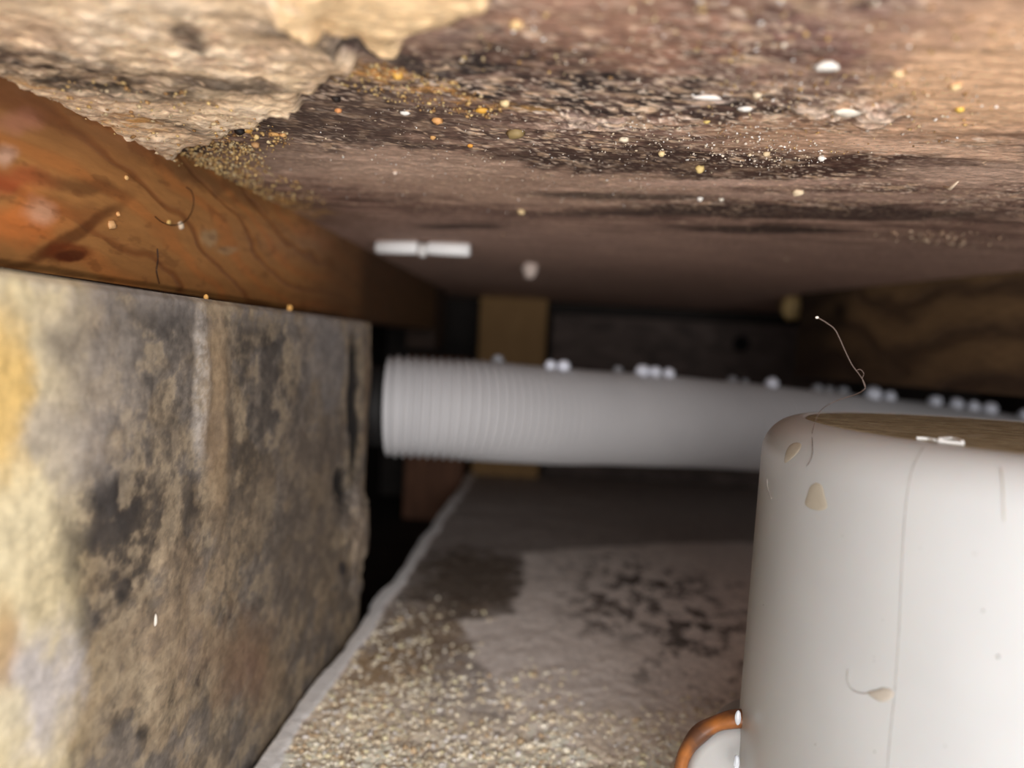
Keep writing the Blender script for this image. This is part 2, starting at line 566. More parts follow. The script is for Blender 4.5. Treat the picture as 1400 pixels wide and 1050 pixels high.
# ================================================================== UPRIGHT MOULDY BOARD
vy = np.concatenate([np.geomspace(7.5, YEND, 560)])
vz = np.linspace(-3.9, BT, 420)
V, W = np.meshgrid(vy, vz)
P = Plane(0, XB, V, W, (156, 138, 114))
a1 = fbm(V * .38, W * .50, 5, 21)
a2 = fbm(V * 1.25, W * 1.5, 6, 22, .66)
a3 = fbm(V * 4.0, W * 4.8, 4, 23, .7)
a4 = fbm(V * .6, W * .7, 5, 24)
P.mix(sst(.45, .62, a1), (178, 152, 116), .6)
P.mix(sst(.46, .60, a4), (132, 124, 118), .7)
P.mix(sst(.52, .64, a2), (92, 85, 80), .5)
P.mix(sst(.48, .36, a2), (192, 170, 136), .6)
P.mix(sst(.54, .66, a3), (84, 76, 72), .3)
sp = .25 + .75 * sst(.38, .58, a2)
for (x, y, rx, ry, an, k) in [(110, 600, 14, 14, 0, .8), (150, 690, 40, 40, 0, .9), (215, 550, 24, 90, 0, .35), (240, 440, 40, 30, 0, .5),
                              (100, 760, 45, 80, 10, .55), (180, 740, 50, 60, 0, .6), (165, 815, 10, 12, 0, .8), (250, 700, 30, 50, 0, .5),
                              (375, 460, 22, 20, 0, .7), (385, 530, 25, 40, 0, .45), (335, 480, 14, 60, 0, .5), (270, 755, 12, 14, 0, .7),
                              (318, 840, 12, 18, 0, .5), (275, 925, 9, 24, 20, .9), (232, 970, 7, 22, 8, .9), (195, 1000, 8, 14, 0, .8),
                              (105, 930, 12, 20, 20, .7), (158, 975, 12, 20, 0, .7), (340, 610, 25, 60, 0, .45), (30, 445, 12, 12, 0, .6),
                              (160, 430, 40, 30, 0, .45), (300, 640, 40, 40, 0, .35), (450, 560, 12, 60, 0, .3), (120, 860, 40, 40, 0, .4)]:
    P.mix(P.ell(x, y, rx, ry, an, .8, 1.3) * sp, (38, 35, 38), k)
# pale dried run down the board with an ochre run next to it
run = P.ell(279, 520, 9, 105, 0, .5, .6)
P.mix(run * (.3 + .7 * sst(.35, .6, a3)), (212, 202, 192), .7)
P.mix(P.ell(298, 560, 15, 140, 0, .6, .6), (184, 150, 106), .6)
P.mix(P.ell(316, 600, 7, 110, 0, .5, .6), (98, 88, 80), .5)
P.mix(P.ell(250, 850, 40, 90, 8, .6), (182, 152, 118), .35)
P.mix(P.ell(340, 900, 50, 60, 15, .6), (148, 112, 78), .6)
P.mix(P.ell(345, 935, 26, 40, 0, .6), (134, 96, 78), .4)
P.mix(P.ell(450, 480, 28, 90, 0, .5, .8), (146, 140, 138), .8)
P.mix(P.ell(430, 700, 50, 160, 5, .6), (118, 102, 86), .6)
P.mix(P.ell(487, 560, 7, 95, 0, .35, .8), (26, 25, 27), .95)
P.mix(P.ell(472, 665, 11, 32, 0, .4, .8), (34, 32, 34), .9)
P.mix(P.ell(468, 778, 5, 10, 0, .4, .8), (60, 55, 58), .9)
P.mix(P.ell(505, 600, 5, 130, 0, .6, .6), (124, 96, 66), .8)
P.mix(P.ell(490, 740, 10, 60, 0, .6, .8), (150, 132, 116), .6)
# bright cream patches at the near end
cre = sst(.38, .50, fbm(V * .9, W * .28, 5, 61) + .26 * sst(13, 11.2, V))
P.mix(cre * sst(12.7, 11.3, V), (250, 232, 188), .92)
P.mix(P.ell(115, 520, 60, 170, 0, .8), (186, 174, 162), .55)
P.mix(P.ell(180, 730, 70, 100, 10, .7, 1.3) * sst(.36, .56, a2), (66, 60, 58), .6)
P.mix(P.ell(100, 470, 30, 24, 0, .8, 1.2), (96, 90, 90), .5)
P.mix(P.ell(15, 560, 30, 120, 0, .6), (236, 196, 118), .6)
P.mix(P.ell(90, 620, 60, 60, 0, .6), (186, 176, 168), .55)
P.mix(P.ell(60, 950, 40, 90, 0, .6), (206, 200, 204), .8)
P.mix(P.ell(10, 980, 36, 60, 0, .6), (246, 232, 198), .8)
P.mix(P.ell(15, 880, 20, 60, 0, .6), (196, 150, 90), .6)
P.mix(sst(BT - .9, BT, W) * sst(.4, .6, a2), (186, 176, 170), .4)
edge_mask = sst(YEND - .55, YEND, V)
H = (a2 - .5) * .05 + (a1 - .5) * .12 + run * .05 + P.ell(298, 560, 15, 140, 0, .6, .6) * .05
H += P.ell(228, 860, 18, 120, 6, .7, .6) * .07
H += P.ell(497, 730, 14, 50, 0, .6) * .28 - P.ell(472, 665, 11, 32, 0, .4, .8) * .35 - P.ell(487, 560, 7, 95, 0, .35, .8) * .15
# bulging, torn far end
wob = (fbm(W * .55, W * 0, 4, 33) - .5) * 2.0
Yb = V + edge_mask * wob * 1.1
H = H * (1 - edge_mask * .4) - sst(YEND - .35, YEND, V) * .5
H -= sst(BT - .12, BT, W) * .10
Xb = XB + H - .05
lum = P.c.mean(-1, keepdims=True)
P.mix(P.ell(10, 560, 34, 110, 0, .6), (250, 210, 130), .75)
P.mix(P.ell(30, 720, 44, 70, 0, .6), (255, 240, 200), .75)
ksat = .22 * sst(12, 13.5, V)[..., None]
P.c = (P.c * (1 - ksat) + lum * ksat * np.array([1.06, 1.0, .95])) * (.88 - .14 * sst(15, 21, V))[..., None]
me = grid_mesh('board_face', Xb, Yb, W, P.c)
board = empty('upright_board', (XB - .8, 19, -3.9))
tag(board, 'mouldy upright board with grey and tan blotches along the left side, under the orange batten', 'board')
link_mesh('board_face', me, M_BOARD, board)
b2 = box('board_core', XB - 1.75, XB - .55, 7.6, YEND - .9, -3.9, BT - .08, M_BACK, board, .1)
# splinters / whitish chip on the face
p = on(213, 848, 0, XB + .15)
bm = crumb_bm(.055, .6, .7, 2.4, 3)
for v in bm.verts: v.co += p
from_bm('pale_chip', bm, mat_plain('chip_grey_white', (206, 198, 186), .5), board)['label'] = 'tiny white chip stuck on the board face'

# ================================================================== ORANGE BATTEN
vy = np.geomspace(7.5, 60, 620)
vz = np.linspace(CAMZ + .98, CEIL + .05, 150)
V, W = np.meshgrid(vy, vz)
P = Plane(0, XBAT, V, W, (184, 130, 76))
w1 = fbm(V * .18, W * .5, 4, 41)
# cathedral grain: contour lines of a slanting field
fld = (W - CAMZ) * .62 + V * .11 + 1.0 * w1 + .25 * np.sin(V * .30)
ln = np.abs(((fld * 1.15) % 1.0) - .5) * 2
P.mix(sst(.72, 1.0, ln) * sst(1.0, .45, (fld * 1.15 + .5) % 1.0), (122, 62, 30), .55)
P.mix(sst(.35, .05, ln), (206, 122, 60), .4)
ln2 = np.abs(((fld * 6.0) % 1.0) - .5) * 2
P.mix(sst(.6, 1, ln2), (140, 82, 40), .12)
P.mix(P.ell(15, 245, 60, 16, 0, .6), (178, 78, 44), .6)
P.mix(P.ell(30, 300, 60, 30, -8, .6), (224, 130, 66), .7)
P.mix(P.ell(100, 320, 80, 9, -32, .5, .6), (96, 52, 26), .75)
P.mix(P.ell(92, 345, 34, 14, 0, .3, .6), (120, 56, 26), .8)
P.mix(P.ell(95, 350, 22, 8, 0, .3, .6), (84, 36, 18), .8)
P.mix(P.ell(120, 255, 60, 10, 10, .6), (96, 58, 34), .6)
P.mix(P.ell(300, 250, 100, 14, 22, .6), (92, 60, 40), .6)
P.mix(sst(CEIL - 1.8, CEIL - .1, W) * sst(22, 13, V), (84, 50, 36), .7)  # shade below the ceiling crust painted along the batten's near top
P.mix(P.ell(25, 165, 30, 14, 0, .6), (190, 130, 110), .5)
P.mix(P.ell(8, 210, 14, 14, 0, .6), (230, 190, 170), .6)
P.mix(P.ell(55, 290, 22, 16, 0, .6), (236, 190, 160), .6)
P.mix(P.ell(285, 325, 10, 12, 40) , (190, 160, 120), .7)
P.mix(P.ell(310, 342, 14, 5, 0), (190, 160, 120), .6)
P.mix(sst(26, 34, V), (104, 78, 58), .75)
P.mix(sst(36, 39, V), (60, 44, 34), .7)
P.mix(sst(.6, .72, fbm(V * 1.5, W * 4, 4, 49)), (110, 64, 34), .35)
bl = sst(.80, .95, ln)
Xw = XBAT + .03 * (1 - bl) - sst(CAMZ + 1.15, CAMZ + .98, W) * .15
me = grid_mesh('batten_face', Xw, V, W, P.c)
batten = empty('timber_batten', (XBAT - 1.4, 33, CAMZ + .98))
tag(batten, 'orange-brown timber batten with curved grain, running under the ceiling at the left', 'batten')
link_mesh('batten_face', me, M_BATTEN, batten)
box('batten_core', XBAT - 3.0, XBAT - .2, 7.6, 60, CAMZ + 1.0, CEIL - .02, M_STUD, batten, .1)

# second, darker packer beyond the batten
box_o = box('packing_block', XBAT - 2.5, XBAT - .1, 61, 66, CAMZ - .6, CEIL - .05, mat_wood('dark_block', (50, 36, 28), (74, 56, 44), 20), None, .12)
tag(box_o, 'dark wooden packing block against the ceiling at the far end of the orange batten', 'wood block')

# ================================================================== BACK OF CAVITY
px0, px1 = on(652, 500, 1, 69)[0], on(744, 500, 1, 69)[0]
post = box('wooden_post', px0, px1, 69, 72, .1, CEIL - .05, M_POST, None, .15)
tag(post, 'plain tan wooden post standing at the back behind the ribbed hose', 'post')
sx0 = on(550, 700, 1, 66)[0]
stud = box('timber_stud', sx0, XS - .25, 66, 69, -3.9, 11.2, M_STUD, None, .15)
tag(stud, 'dim red-brown stud in the black gap left of the slab, below the hose', 'stud')
bx0, bx1 = on(752, 500, 1, 72)[0], on(1105, 500, 1, 72)[0]
bb = empty('back_board', ((bx0 + bx1) / 2, 73, .1))
tag(bb, 'grey-brown rough board across the back between the tan post and the joist', 'board')
ztop = on(900, 436, 1, 72)[2]
bo = box('board', bx0, bx1 + 3, 72, 73.5, .1, ztop, M_BACK, bb, .15)
kp = on(1013, 470, 1, 71.95)
bm = lathe_bm([(0, 0), (.55, .02), (.75, .08), (.8, .1)], 0, 0, 20)
bmesh.ops.rotate(bm, verts=bm.verts[:], cent=(0, 0, 0), matrix=Matrix.Rotation(math.radians(90), 3, 'X'))
for v in bm.verts: v.co += kp + Vector((0, 0, 0))
from_bm('knot_hole', bm, mat_plain('black_knot', (8, 6, 6), .9), bb)

# joist at right with sweeping grain, hanging above the hose
jA = on(1098, 401, 2, CEIL); jB = on(1400, 370, 2, CEIL)
jd = (jB - jA).normalized()
jA2 = jA - jd * .2; jlen = 26
zj0 = CAMZ - .98
ss = np.linspace(0, jlen, 320); zz = np.linspace(zj0, CEIL - .02, 120)
S, Z = np.meshgrid(ss, zz)
gw = fbm(S * .16, Z * .35, 4, 81)
fld = (Z - zj0) * .8 + 2.4 * gw + 1.3 * np.exp(-((S - 9) / 3.2) ** 2)
ln = np.abs(((fld * .55) % 1.0) - .5) * 2
C = np.zeros(S.shape + (3,)) + np.array(s2l((112, 88, 62)))
def cmix(C, m, col, k=1):
    m = np.clip(m * k, 0, 1)[..., None]
    return C * (1 - m) + np.array(s2l(col)) * m
C = cmix(C, sst(.25, .98, ln), (66, 50, 38), .75)
C = cmix(C, sst(.4, 0, ln), (124, 98, 68), .4)
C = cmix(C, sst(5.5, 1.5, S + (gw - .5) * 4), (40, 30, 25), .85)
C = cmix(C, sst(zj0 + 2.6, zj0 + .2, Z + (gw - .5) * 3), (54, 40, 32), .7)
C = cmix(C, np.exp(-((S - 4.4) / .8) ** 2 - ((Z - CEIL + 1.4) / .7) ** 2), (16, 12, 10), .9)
nrm = Vector((jd.y, -jd.x, 0))
if nrm.y > 0: nrm = -nrm
bump = (1 - sst(.55, .95, ln)) * .06
X = jA2.x + jd.x * S + nrm.x * bump; Y = jA2.y + jd.y * S + nrm.y * bump
joist = empty('timber_joist', (jA2.x + jd.x * 13, jA2.y + jd.y * 13, zj0))
tag(joist, 'brown timber joist with sweeping grain hanging under the ceiling at the right, above the hose', 'joist')
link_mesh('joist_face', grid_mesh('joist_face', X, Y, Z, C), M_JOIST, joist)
bm = bmesh.new()
q = []
for z in (zj0 + .02, CEIL - .03):
    for s_, o_ in ((0.02, .05), (jlen, .05), (jlen, 3.8), (0.02, 3.8)):
        pt = jA2 + jd * s_ - nrm * o_
        q.append(bm.verts.new((pt.x, pt.y, z)))
for f in ((0, 1, 2, 3), (4, 5, 6, 7), (0, 1, 5, 4), (1, 2, 6, 5), (2, 3, 7, 6), (3, 0, 4, 7)):
    bm.faces.new([q[i] for i in f])
bmesh.ops.bevel(bm, geom=bm.edges[:], offset=.08, segments=1, affect='EDGES')
from_bm('joist_core', bm, M_STUD, joist, smooth=False)

# ================================================================== RIBBED HOSE
HR = 2.55
ctr = [at(529, 555, 36.0), at(560, 556, 36.1), at(640, 560.5, 36.6), at(760, 569, 38.3), at(900, 575, 40.6), at(1030, 584, 43.2), at(1180, 596, 46.5), at(1330, 611, 49.5), at(1480, 640, 51), at(1640, 700, 51)]
ctr = [Vector(c) for c in ctr]
path = catmull(ctr, 60)
# resample by arc length
seg_l = [0]
for i in range(1, len(path)): seg_l.append(seg_l[-1] + (path[i] - path[i - 1]).length)
tot = seg_l[-1]
pitch_r = .40; per = 8
npt = int(tot / pitch_r * per)
xs = np.linspace(0, tot, npt)
pa = np.array([list(p) for p in path])
pp = np.stack([np.interp(xs, seg_l, pa[:, k]) for k in range(3)], 1)
rad = HR - .11 + .11 * np.sin(xs / pitch_r * 2 * math.pi)
rad = rad + .03 * np.array([mnoise.noise(Vector((x * .3, 1, 2))) for x in xs])
rad = rad * (1 - .10 * np.exp(-xs / .10))
bm = tube_bm([Vector(p) for p in pp], list(rad), 64, True)
hose = from_bm('ribbed_hose', bm, M_HOSE)
tag(hose, 'light grey corrugated drain hose crossing the cavity behind the white cap', 'hose')

hx = (pp[0] - pp[8]) / np.linalg.norm(pp[0] - pp[8])
e0 = Vector(pp[0]); eh = Vector(hx)  # added black stub stands in for the shaded gap left of the hose
o = from_bm('gap_filler', tube_bm([e0 + eh * (-.05), e0 + eh * .5, e0 + eh * 3], [2.0, 2.0, 2.0], 48), mat_plain('gap_black', (20, 18, 18), .7), hose)
o['label'] = 'added black filler for the shaded gap at the left end of the hose'
# beads along the top of the hose
def hose_top(px):
    best = None
    for p in pp:
        v = Vector(p) - EYE
        d = v.dot(F0)
        x = 700 + 1000 * v.dot(RR) / d
        if best is None or abs(x - px) < best[0]: best = (abs(x - px), Vector(p), d)
    return best[1], best[2]

beads = [
    (680, 12, 'dim greyish bead on the hose top in front of the tan post'),
    (746, 11, 'left bead of the touching pair by the right edge of the tan post'),
    (764, 13, 'right, brighter bead of the pair by the right edge of the tan post'),
    (845, 10, 'faint bead just left of the bright row of three on the hose'),
    (870, 14, 'leftmost bead of the bright row of three on the hose'),
    (888, 13, 'middle bead of the bright row of three on the hose'),
    (906, 12, 'rightmost bead of the bright row of three on the hose'),
    (1003, 10, 'faint bead left of the lone bright bead, right of hose middle'),
    (1020, 8, 'very faint small bead beside the lone bright bead'),
    (1046, 13, 'lone bright bead left of the hair'),
    (1120, 11, 'leftmost of the dim grey beads at the left of the hair'),
    (1136, 10, 'middle of the dim grey beads at the left of the hair'),
    (1155, 12, 'rightmost of the dim grey beads at the left of the hair'),
    (1184, 16, 'largest and brightest bead, where the hair bends'),
    (1206, 12, 'bead touching the right side of the brightest bead'),
    (1268, 13, 'bead above the middle of the cap, left one of three behind its top'),
    (1297, 13, 'bead above the white sliver on the cap'),
    (1320, 12, 'lower bead just right of the white sliver, in front of the hose top'),
    (1342, 14, 'bright bead near the right edge of the photo'),
    (1392, 13, 'bright bead cut by the right edge of the photo')]
for i, (px, rp, lab) in enumerate(beads):
    c, d = hose_top(px)
    r = rp / 1000 * d * .70
    dim = ('dim' in lab) or ('faint' in lab)
    back = .5 if dim else -.35
    nx = Vector((-(0.3), 1, 0)).normalized()
    off = nx * back
    zt = math.sqrt(max(.1, (HR - .02) ** 2 - back ** 2))
    bm = crumb_bm(r, 1, 1, .92, i, 3, .10)
    for v in bm.verts: v.co += c + off + Vector((0, 0, zt + r * .45))
    o = from_bm('bead', bm, M_BEAD_DIM if dim else M_BEAD)
    tag(o, lab, 'bead', 'white beads on the ribbed hose')

# ================================================================== WHITE CAP (trap)
k = .767
HT = 1.23
th = math.radians(37.0)
c_dist = 19.7
dirc = (F0 + RR * math.tan(th)); dirc.z = 0; dirc.normalize()
cc = Vector((EYE.x, EYE.y, 0)) + dirc * c_dist
CR = 6.02
ztop = CAMZ - HT - .06
rb = .88
cap = empty('trap_cap', (cc.x, cc.y, 0))
tag(cap, 'large white plastic drain trap cap with a wet brown top in the right foreground', 'drain trap')
prof = [(CR - .35 + .02, .0), (CR + .25, .02)]
prof = [(CR + .12, 0.05)]
for i in range(1, 26):
    z = .05 + (ztop - rb - .05) * i / 25
    prof.append((CR + .12 * (1 - i / 25), z))
for i in range(1, 15):
    a = i / 14 * math.pi / 2
    prof.append((CR - rb + rb * math.cos(a), ztop - rb + rb * math.sin(a)))
prof += [(CR - rb - .03, ztop - .015), (CR - rb - .06, ztop - .05), (CR - rb - .2, ztop - .07), (0, ztop - .08)]
m, N, L, b = nodes('white_plastic')
tc = N.new('ShaderNodeTexCoord')
nz = N.new('ShaderNodeTexNoise'); nz.inputs['Scale'].default_value = 40; nz.inputs['Detail'].default_value = 3
L.new(tc.outputs['Object'], nz.inputs['Vector'])
cr = N.new('ShaderNodeValToRGB')
cr.color_ramp.elements[0].position = .3; cr.color_ramp.elements[0].color = (*s2l((177, 176, 175)), 1)
cr.color_ramp.elements[1].position = .7; cr.color_ramp.elements[1].color = (*s2l((183, 182, 181)), 1)
L.new(nz.outputs['Fac'], cr.inputs['Fac'])
sp_ = N.new('ShaderNodeTexNoise'); sp_.inputs['Scale'].default_value = 260; sp_.inputs['Detail'].default_value = 1
L.new(tc.outputs['Object'], sp_.inputs['Vector'])
mr = N.new('ShaderNodeMapRange'); mr.inputs['From Min'].default_value = .80; mr.inputs['From Max'].default_value = .9
L.new(sp_.outputs['Fac'], mr.inputs['Value'])
mx = N.new('ShaderNodeMix'); mx.data_type = 'RGBA'; mx.inputs['B'].default_value = (*s2l((150, 136, 124)), 1)
L.new(cr.outputs['Color'], mx.inputs['A']); L.new(mr.outputs['Result'], mx.inputs['Factor'])
L.new(mx.outputs['Result'], b.inputs['Base Color'])
b.inputs['Roughness'].default_value = .28
b.inputs['Specular IOR Level'].default_value = .45
b.inputs['Subsurface Weight'].default_value = .15
b.inputs['Subsurface Scale'].default_value = .004
bp = N.new('ShaderNodeBump'); bp.inputs['Strength'].default_value = .15; bp.inputs['Distance'].default_value = .001
L.new(nz.outputs['Fac'], bp.inputs['Height']); L.new(bp.outputs['Normal'], b.inputs['Normal'])
M_CAP = m
from_bm('cap_body', lathe_bm(prof, cc.x, cc.y, 160), M_CAP, cap)

# wet film on the top, the ceiling's reflection painted into its brown
m, N, L, b = nodes('brown_wet_film')
tc = N.new('ShaderNodeTexCoord')
mp = N.new('ShaderNodeMapping'); mp.inputs['Scale'].default_value = (1, 2.2, 1); L.new(tc.outputs['Object'], mp.inputs['Vector'])
nz = N.new('ShaderNodeTexNoise'); nz.inputs['Scale'].default_value = 110; nz.inputs['Detail'].default_value = 6; nz.inputs['Distortion'].default_value = 1.2
L.new(mp.outputs['Vector'], nz.inputs['Vector'])
cr = N.new('ShaderNodeValToRGB')
cr.color_ramp.elements[0].position = .35; cr.color_ramp.elements[0].color = (*s2l((142, 130, 102)), 1)
cr.color_ramp.elements[1].position = .60; cr.color_ramp.elements[1].color = (*s2l((190, 178, 148)), 1)
e = cr.color_ramp.elements.new(.72); e.color = (*s2l((190, 178, 160)), 1)
L.new(nz.outputs['Fac'], cr.inputs['Fac']); L.new(cr.outputs['Color'], b.inputs['Base Color'])
b.inputs['Roughness'].default_value = .18
bp = N.new('ShaderNodeBump'); bp.inputs['Strength'].default_value = .3; bp.inputs['Distance'].default_value = .0006
L.new(nz.outputs['Fac'], bp.inputs['Height']); L.new(bp.outputs['Normal'], b.inputs['Normal'])
fr = CR - rb - .05
fo = from_bm('wet_film', lathe_bm([(fr, ztop - .05), (fr - .05, ztop - .012), (fr - .3, ztop - .01), (0, ztop - .01)], cc.x, cc.y, 120), m, cap)
fo['label'] = 'wet film covering the flat top of the cap, its brown partly a painted ceiling reflection'


def on_cap(px, py, lift=0.0):
    """nearest point of the cap side along a sight line"""
    r = ray(px, py)
    for i in range(4000):
        t = 6 + i * .005
        p = EYE + r * t
        z = p.z
        rr = math.hypot(p.x - cc.x, p.y - cc.y)
        if z > ztop - rb:
            dz = z - (ztop - rb)
            lim = CR - rb + math.sqrt(max(0, rb * rb - dz * dz)) if dz < rb else -1
            if z <= ztop and rr <= CR - rb: lim = 99
        else:
            lim = CR + .12 * (1 - (z - .05) / (ztop - rb - .05))
        if rr <= lim and z <= ztop:
            n = Vector((p.x - cc.x, p.y - cc.y, max(0, z - (ztop - rb)) * 1.2)).normalized()
            return p + n * lift, n
    return None, None


def patch_on_cap(name, outline, mat, lab=None, lift=.012):
    """thin dried drip moulded onto the side"""
    bm = bmesh.new()
    cx = sum(p[0] for p in outline) / len(outline); cy = sum(p[1] for p in outline) / len(outline)
    rings = []
    for f, l in ((1.0, .003), (.93, lift * .6), (.8, lift), (.4, lift * 1.15)):
        rg = []
        for (x, y) in outline:
            p, n = on_cap(cx + (x - cx) * f, cy + (y - cy) * f, l)
            if p is None: return
            rg.append(bm.verts.new(p))
        rings.append(rg)
    p, n = on_cap(cx, cy, lift * 1.2)
    c = bm.verts.new(p)
    n_ = len(outline)
    for a_, b_ in zip(rings[:-1], rings[1:]):
        for i in range(n_):
            bm.faces.new((a_[i], a_[(i + 1) % n_], b_[(i + 1) % n_], b_[i]))
    for i in range(n_):
        bm.faces.new((rings[-1][i], rings[-1][(i + 1) % n_], c))
    o = from_bm(name, bm, mat, cap)
    if lab: o['label'] = lab
    return o


def smooth_outline(pts, n=5):
    P_ = [Vector((x, y, 0)) for x, y in pts]
    out = []
    m_ = len(P_)
    for i in range(m_):
        p0, p1, p2, p3 = P_[i - 1], P_[i], P_[(i + 1) % m_], P_[(i + 2) % m_]
        for k_ in range(n):
            t = k_ / n
            q_ = .5 * ((2 * p1) + (p2 - p0) * t + (2 * p0 - 5 * p1 + 4 * p2 - p3) * t * t + (3 * p1 - p0 - 3 * p2 + p3) * t ** 3)
            out.append((q_.x, q_.y))
    return out


M_DRIP = mat_plain('dried_drip', (174, 164, 148), .25, .04, 60)
patch_on_cap('dried_drip', smooth_outline([(1073, 633), (1074, 620), (1080, 609), (1089, 605), (1096, 608), (1093, 616), (1084, 626)]), M_DRIP, 'tan dried drip, upper left on the cap')
patch_on_cap('dried_drip', smooth_outline([(1101, 690), (1104, 676), (1108, 665), (1116, 660), (1124, 664), (1128, 678), (1131, 694), (1116, 698)]), M_DRIP, 'larger tan dried drip below the first')
patch_on_cap('dried_drip', smooth_outline([(1186, 947), (1198, 943), (1208, 940), (1221, 944), (1220, 954), (1208, 960), (1196, 956)]), mat_plain('crease_brown', (168, 158, 146), .3, .1), 'small brown crease low on the cap', .02)

M_SEAM = mat_plain('seam_grey', (146, 140, 134), .5)
def cap_line(name, pts, r, mat, lab=None):
    pts = catmull([Vector((x, y, 0)) for x, y in pts], 8)
    P_ = []
    for q_ in pts:
        p, n = on_cap(q_.x, q_.y, r * .1)
        if p is not None: P_.append(p)
    o = from_bm(name, tube_bm(P_, r, 6), mat, cap)
    if lab: o['label'] = lab
cap_line('mould_seam', [(1262, 612), (1248, 640), (1240, 680), (1235, 740), (1230, 850), (1224, 940), (1216, 1020), (1212, 1075)], .008, M_SEAM, 'fine vertical seam line on the cap')
cap_line('scratch', [(1160, 915), (1159, 930), (1166, 943), (1180, 948), (1190, 946)], .012, M_SEAM)
cap_line('scratch', [(1368, 640), (1371, 660), (1372, 690), (1373, 712)], .012, mat_plain('grime', (170, 160, 148), .5))
cap_line('scratch', [(1049, 655), (1050, 668), (1055, 682)], .018, M_SEAM)
for (x, y, r) in [(1152, 733, .025), (1230, 859, .03), (1195, 904, .02), (1195, 898, .02), (1115, 1018, .03), (1196, 1028, .035), (1344, 835, .035), (1365, 898, .05), (1044, 827, .025), (1258, 750, .02), (1207, 848, .02), (1292, 1020, .03)]:
    p, n = on_cap(x, y, 0)
    bm = crumb_bm(r * .5, 1, 1, 1.4, x, 1, .2)
    for v in bm.verts: v.co += p
    from_bm('grime_speck', bm, M_SEAM, cap)

# sliver on the cap top
def lie(px, py):
    return on(px, py, 2, ztop + .02)
M_SLIV = mat_plain('white_sliver', (236, 236, 234), .35, .03)
sl = empty('plastic_sliver', lie(1287, 603))
tag(sl, 'small broken white plastic sliver lying on the wet brown cap top', 'plastic scrap')
for pts, r in (([(1253, 600), (1268, 601), (1279, 603)], .03), ([(1282, 604), (1300, 606), (1318, 608)], .034), ([(1284, 601), (1299, 600), (1310, 602), (1316, 605)], .03)):
    P_ = catmull([lie(*q_) + Vector((0, 0, r * .4)) for q_ in pts], 5)
    from_bm('sliver_piece', tube_bm(P_, r, 8), M_SLIV, sl)

# outlet with orange gasket beside the cap
oc = at(1034, 1082, 17.4)
oc.z = max(oc.z, 2.1)
outlet = empty('outlet_pipe', (oc.x, oc.y, 0))
tag(outlet, 'stubby white outlet pipe with an orange-brown gasket, low beside the white cap', 'pipe fitting')
axd = (EYE - oc); axd.z = 0; axd.normalize()
rot = axd.to_track_quat('Z', 'Y').to_matrix()
def place(bm, off):
    for v in bm.verts: v.co = rot @ v.co + oc + axd * off
    return bm
RO = 1.98
gm, N, L, b = nodes('orange_gasket')
tc = N.new('ShaderNodeTexCoord'); nz = N.new('ShaderNodeTexNoise'); nz.inputs['Scale'].default_value = 90; nz.inputs['Detail'].default_value = 5
L.new(tc.outputs['Object'], nz.inputs['Vector'])
cr = N.new('ShaderNodeValToRGB')
cr.color_ramp.elements[0].position = .42; cr.color_ramp.elements[0].color = (*s2l((92, 60, 42)), 1)
cr.color_ramp.elements[1].position = .66; cr.color_ramp.elements[1].color = (*s2l((180, 108, 44)), 1)
L.new(nz.outputs['Fac'], cr.inputs['Fac']); L.new(cr.outputs['Color'], b.inputs['Base Color']); b.inputs['Roughness'].default_value = .4
bm = bmesh.new()
sgm = 96; rs = 20
rg = []
for i in range(sgm):
    a = 2 * math.pi * i / sgm
    w_ = .19 * (1 + .35 * mnoise.noise(Vector((math.cos(a) * 2.5, math.sin(a) * 2.5, 3))))
    rg.append([bm.verts.new(((RO - .20 + w_ * math.cos(t)) * math.cos(a), (RO - .20 + w_ * math.cos(t)) * math.sin(a), w_ * 1.3 * math.sin(t))) for t in [2 * math.pi * j / rs for j in range(rs)]])
for i in range(sgm):
    for j in range(rs):
        bm.faces.new((rg[i][j], rg[(i + 1) % sgm][j], rg[(i + 1) % sgm][(j + 1) % rs], rg[i][(j + 1) % rs]))
from_bm('gasket', place(bm, .1), gm, outlet)['label'] = 'orange-brown rubber gasket around the pipe end'
from_bm('pipe_body', place(lathe_bm([(RO - .75, -2.2), (RO - .65, -2.1), (RO - .45, -.1), (RO - .3, .12), (RO - .55, .28), (RO - 1.1, .36), (0, .38)], 0, 0, 80), 0), M_CAP, outlet)
# water drops trapped between gasket and cap
for i, (x, y, r, sz, lab) in enumerate([(1009, 981, .10, 1.7, 'clear bright water drop where the gasket meets the cap'),
                                        (1007, 1044, .10, 2.0, 'clear water drop at the lower edge of the photo between outlet and cap')]):
    bm = crumb_bm(r, .7, .7, sz, i, 3, .12)
    pp_ = at(x, y, 16.55)
    for v in bm.verts: v.co += pp_
    o = from_bm('water_drop', bm, M_WATER_DROP)
    tag(o, lab, 'water drop')

# ================================================================== HAIR
hp = [(1117, 434), (1123, 437), (1131, 442), (1141, 450), (1148, 463), (1156, 481), (1165, 499), (1174, 511), (1181, 522), (1183, 530), (1178, 535), (1168, 540), (1152, 545), (1135, 552), (1120, 564), (1113, 578)]
hd = [15.2, 15.2, 15.2, 15.2, 15.2, 15.2, 15.2, 15.2, 15.2, 15.2, 15.2, 15.1, 15.0, 14.9, 14.85, 14.85]
P_ = [at(x, y, d) for (x, y), d in zip(hp, hd)]
tail = []
for (x, y) in [(1112, 590), (1112, 605), (1112, 620), (1109, 630), (1104, 637)]:
    p, n = on_cap(x, y, .02)
    if p is not None: tail.append(p)
P_ = P_[:-2] + [at(1120, 564, 15.3)] + tail
hair = empty('hair', P_[-1])
tag(hair, 'thin curling brown hair standing up from the cap shoulder against the dark back', 'hair')
M_HAIR = mat_plain('hair_brown', (84, 68, 60), .45, .1, 50, .4)
cp = catmull(P_, 8)
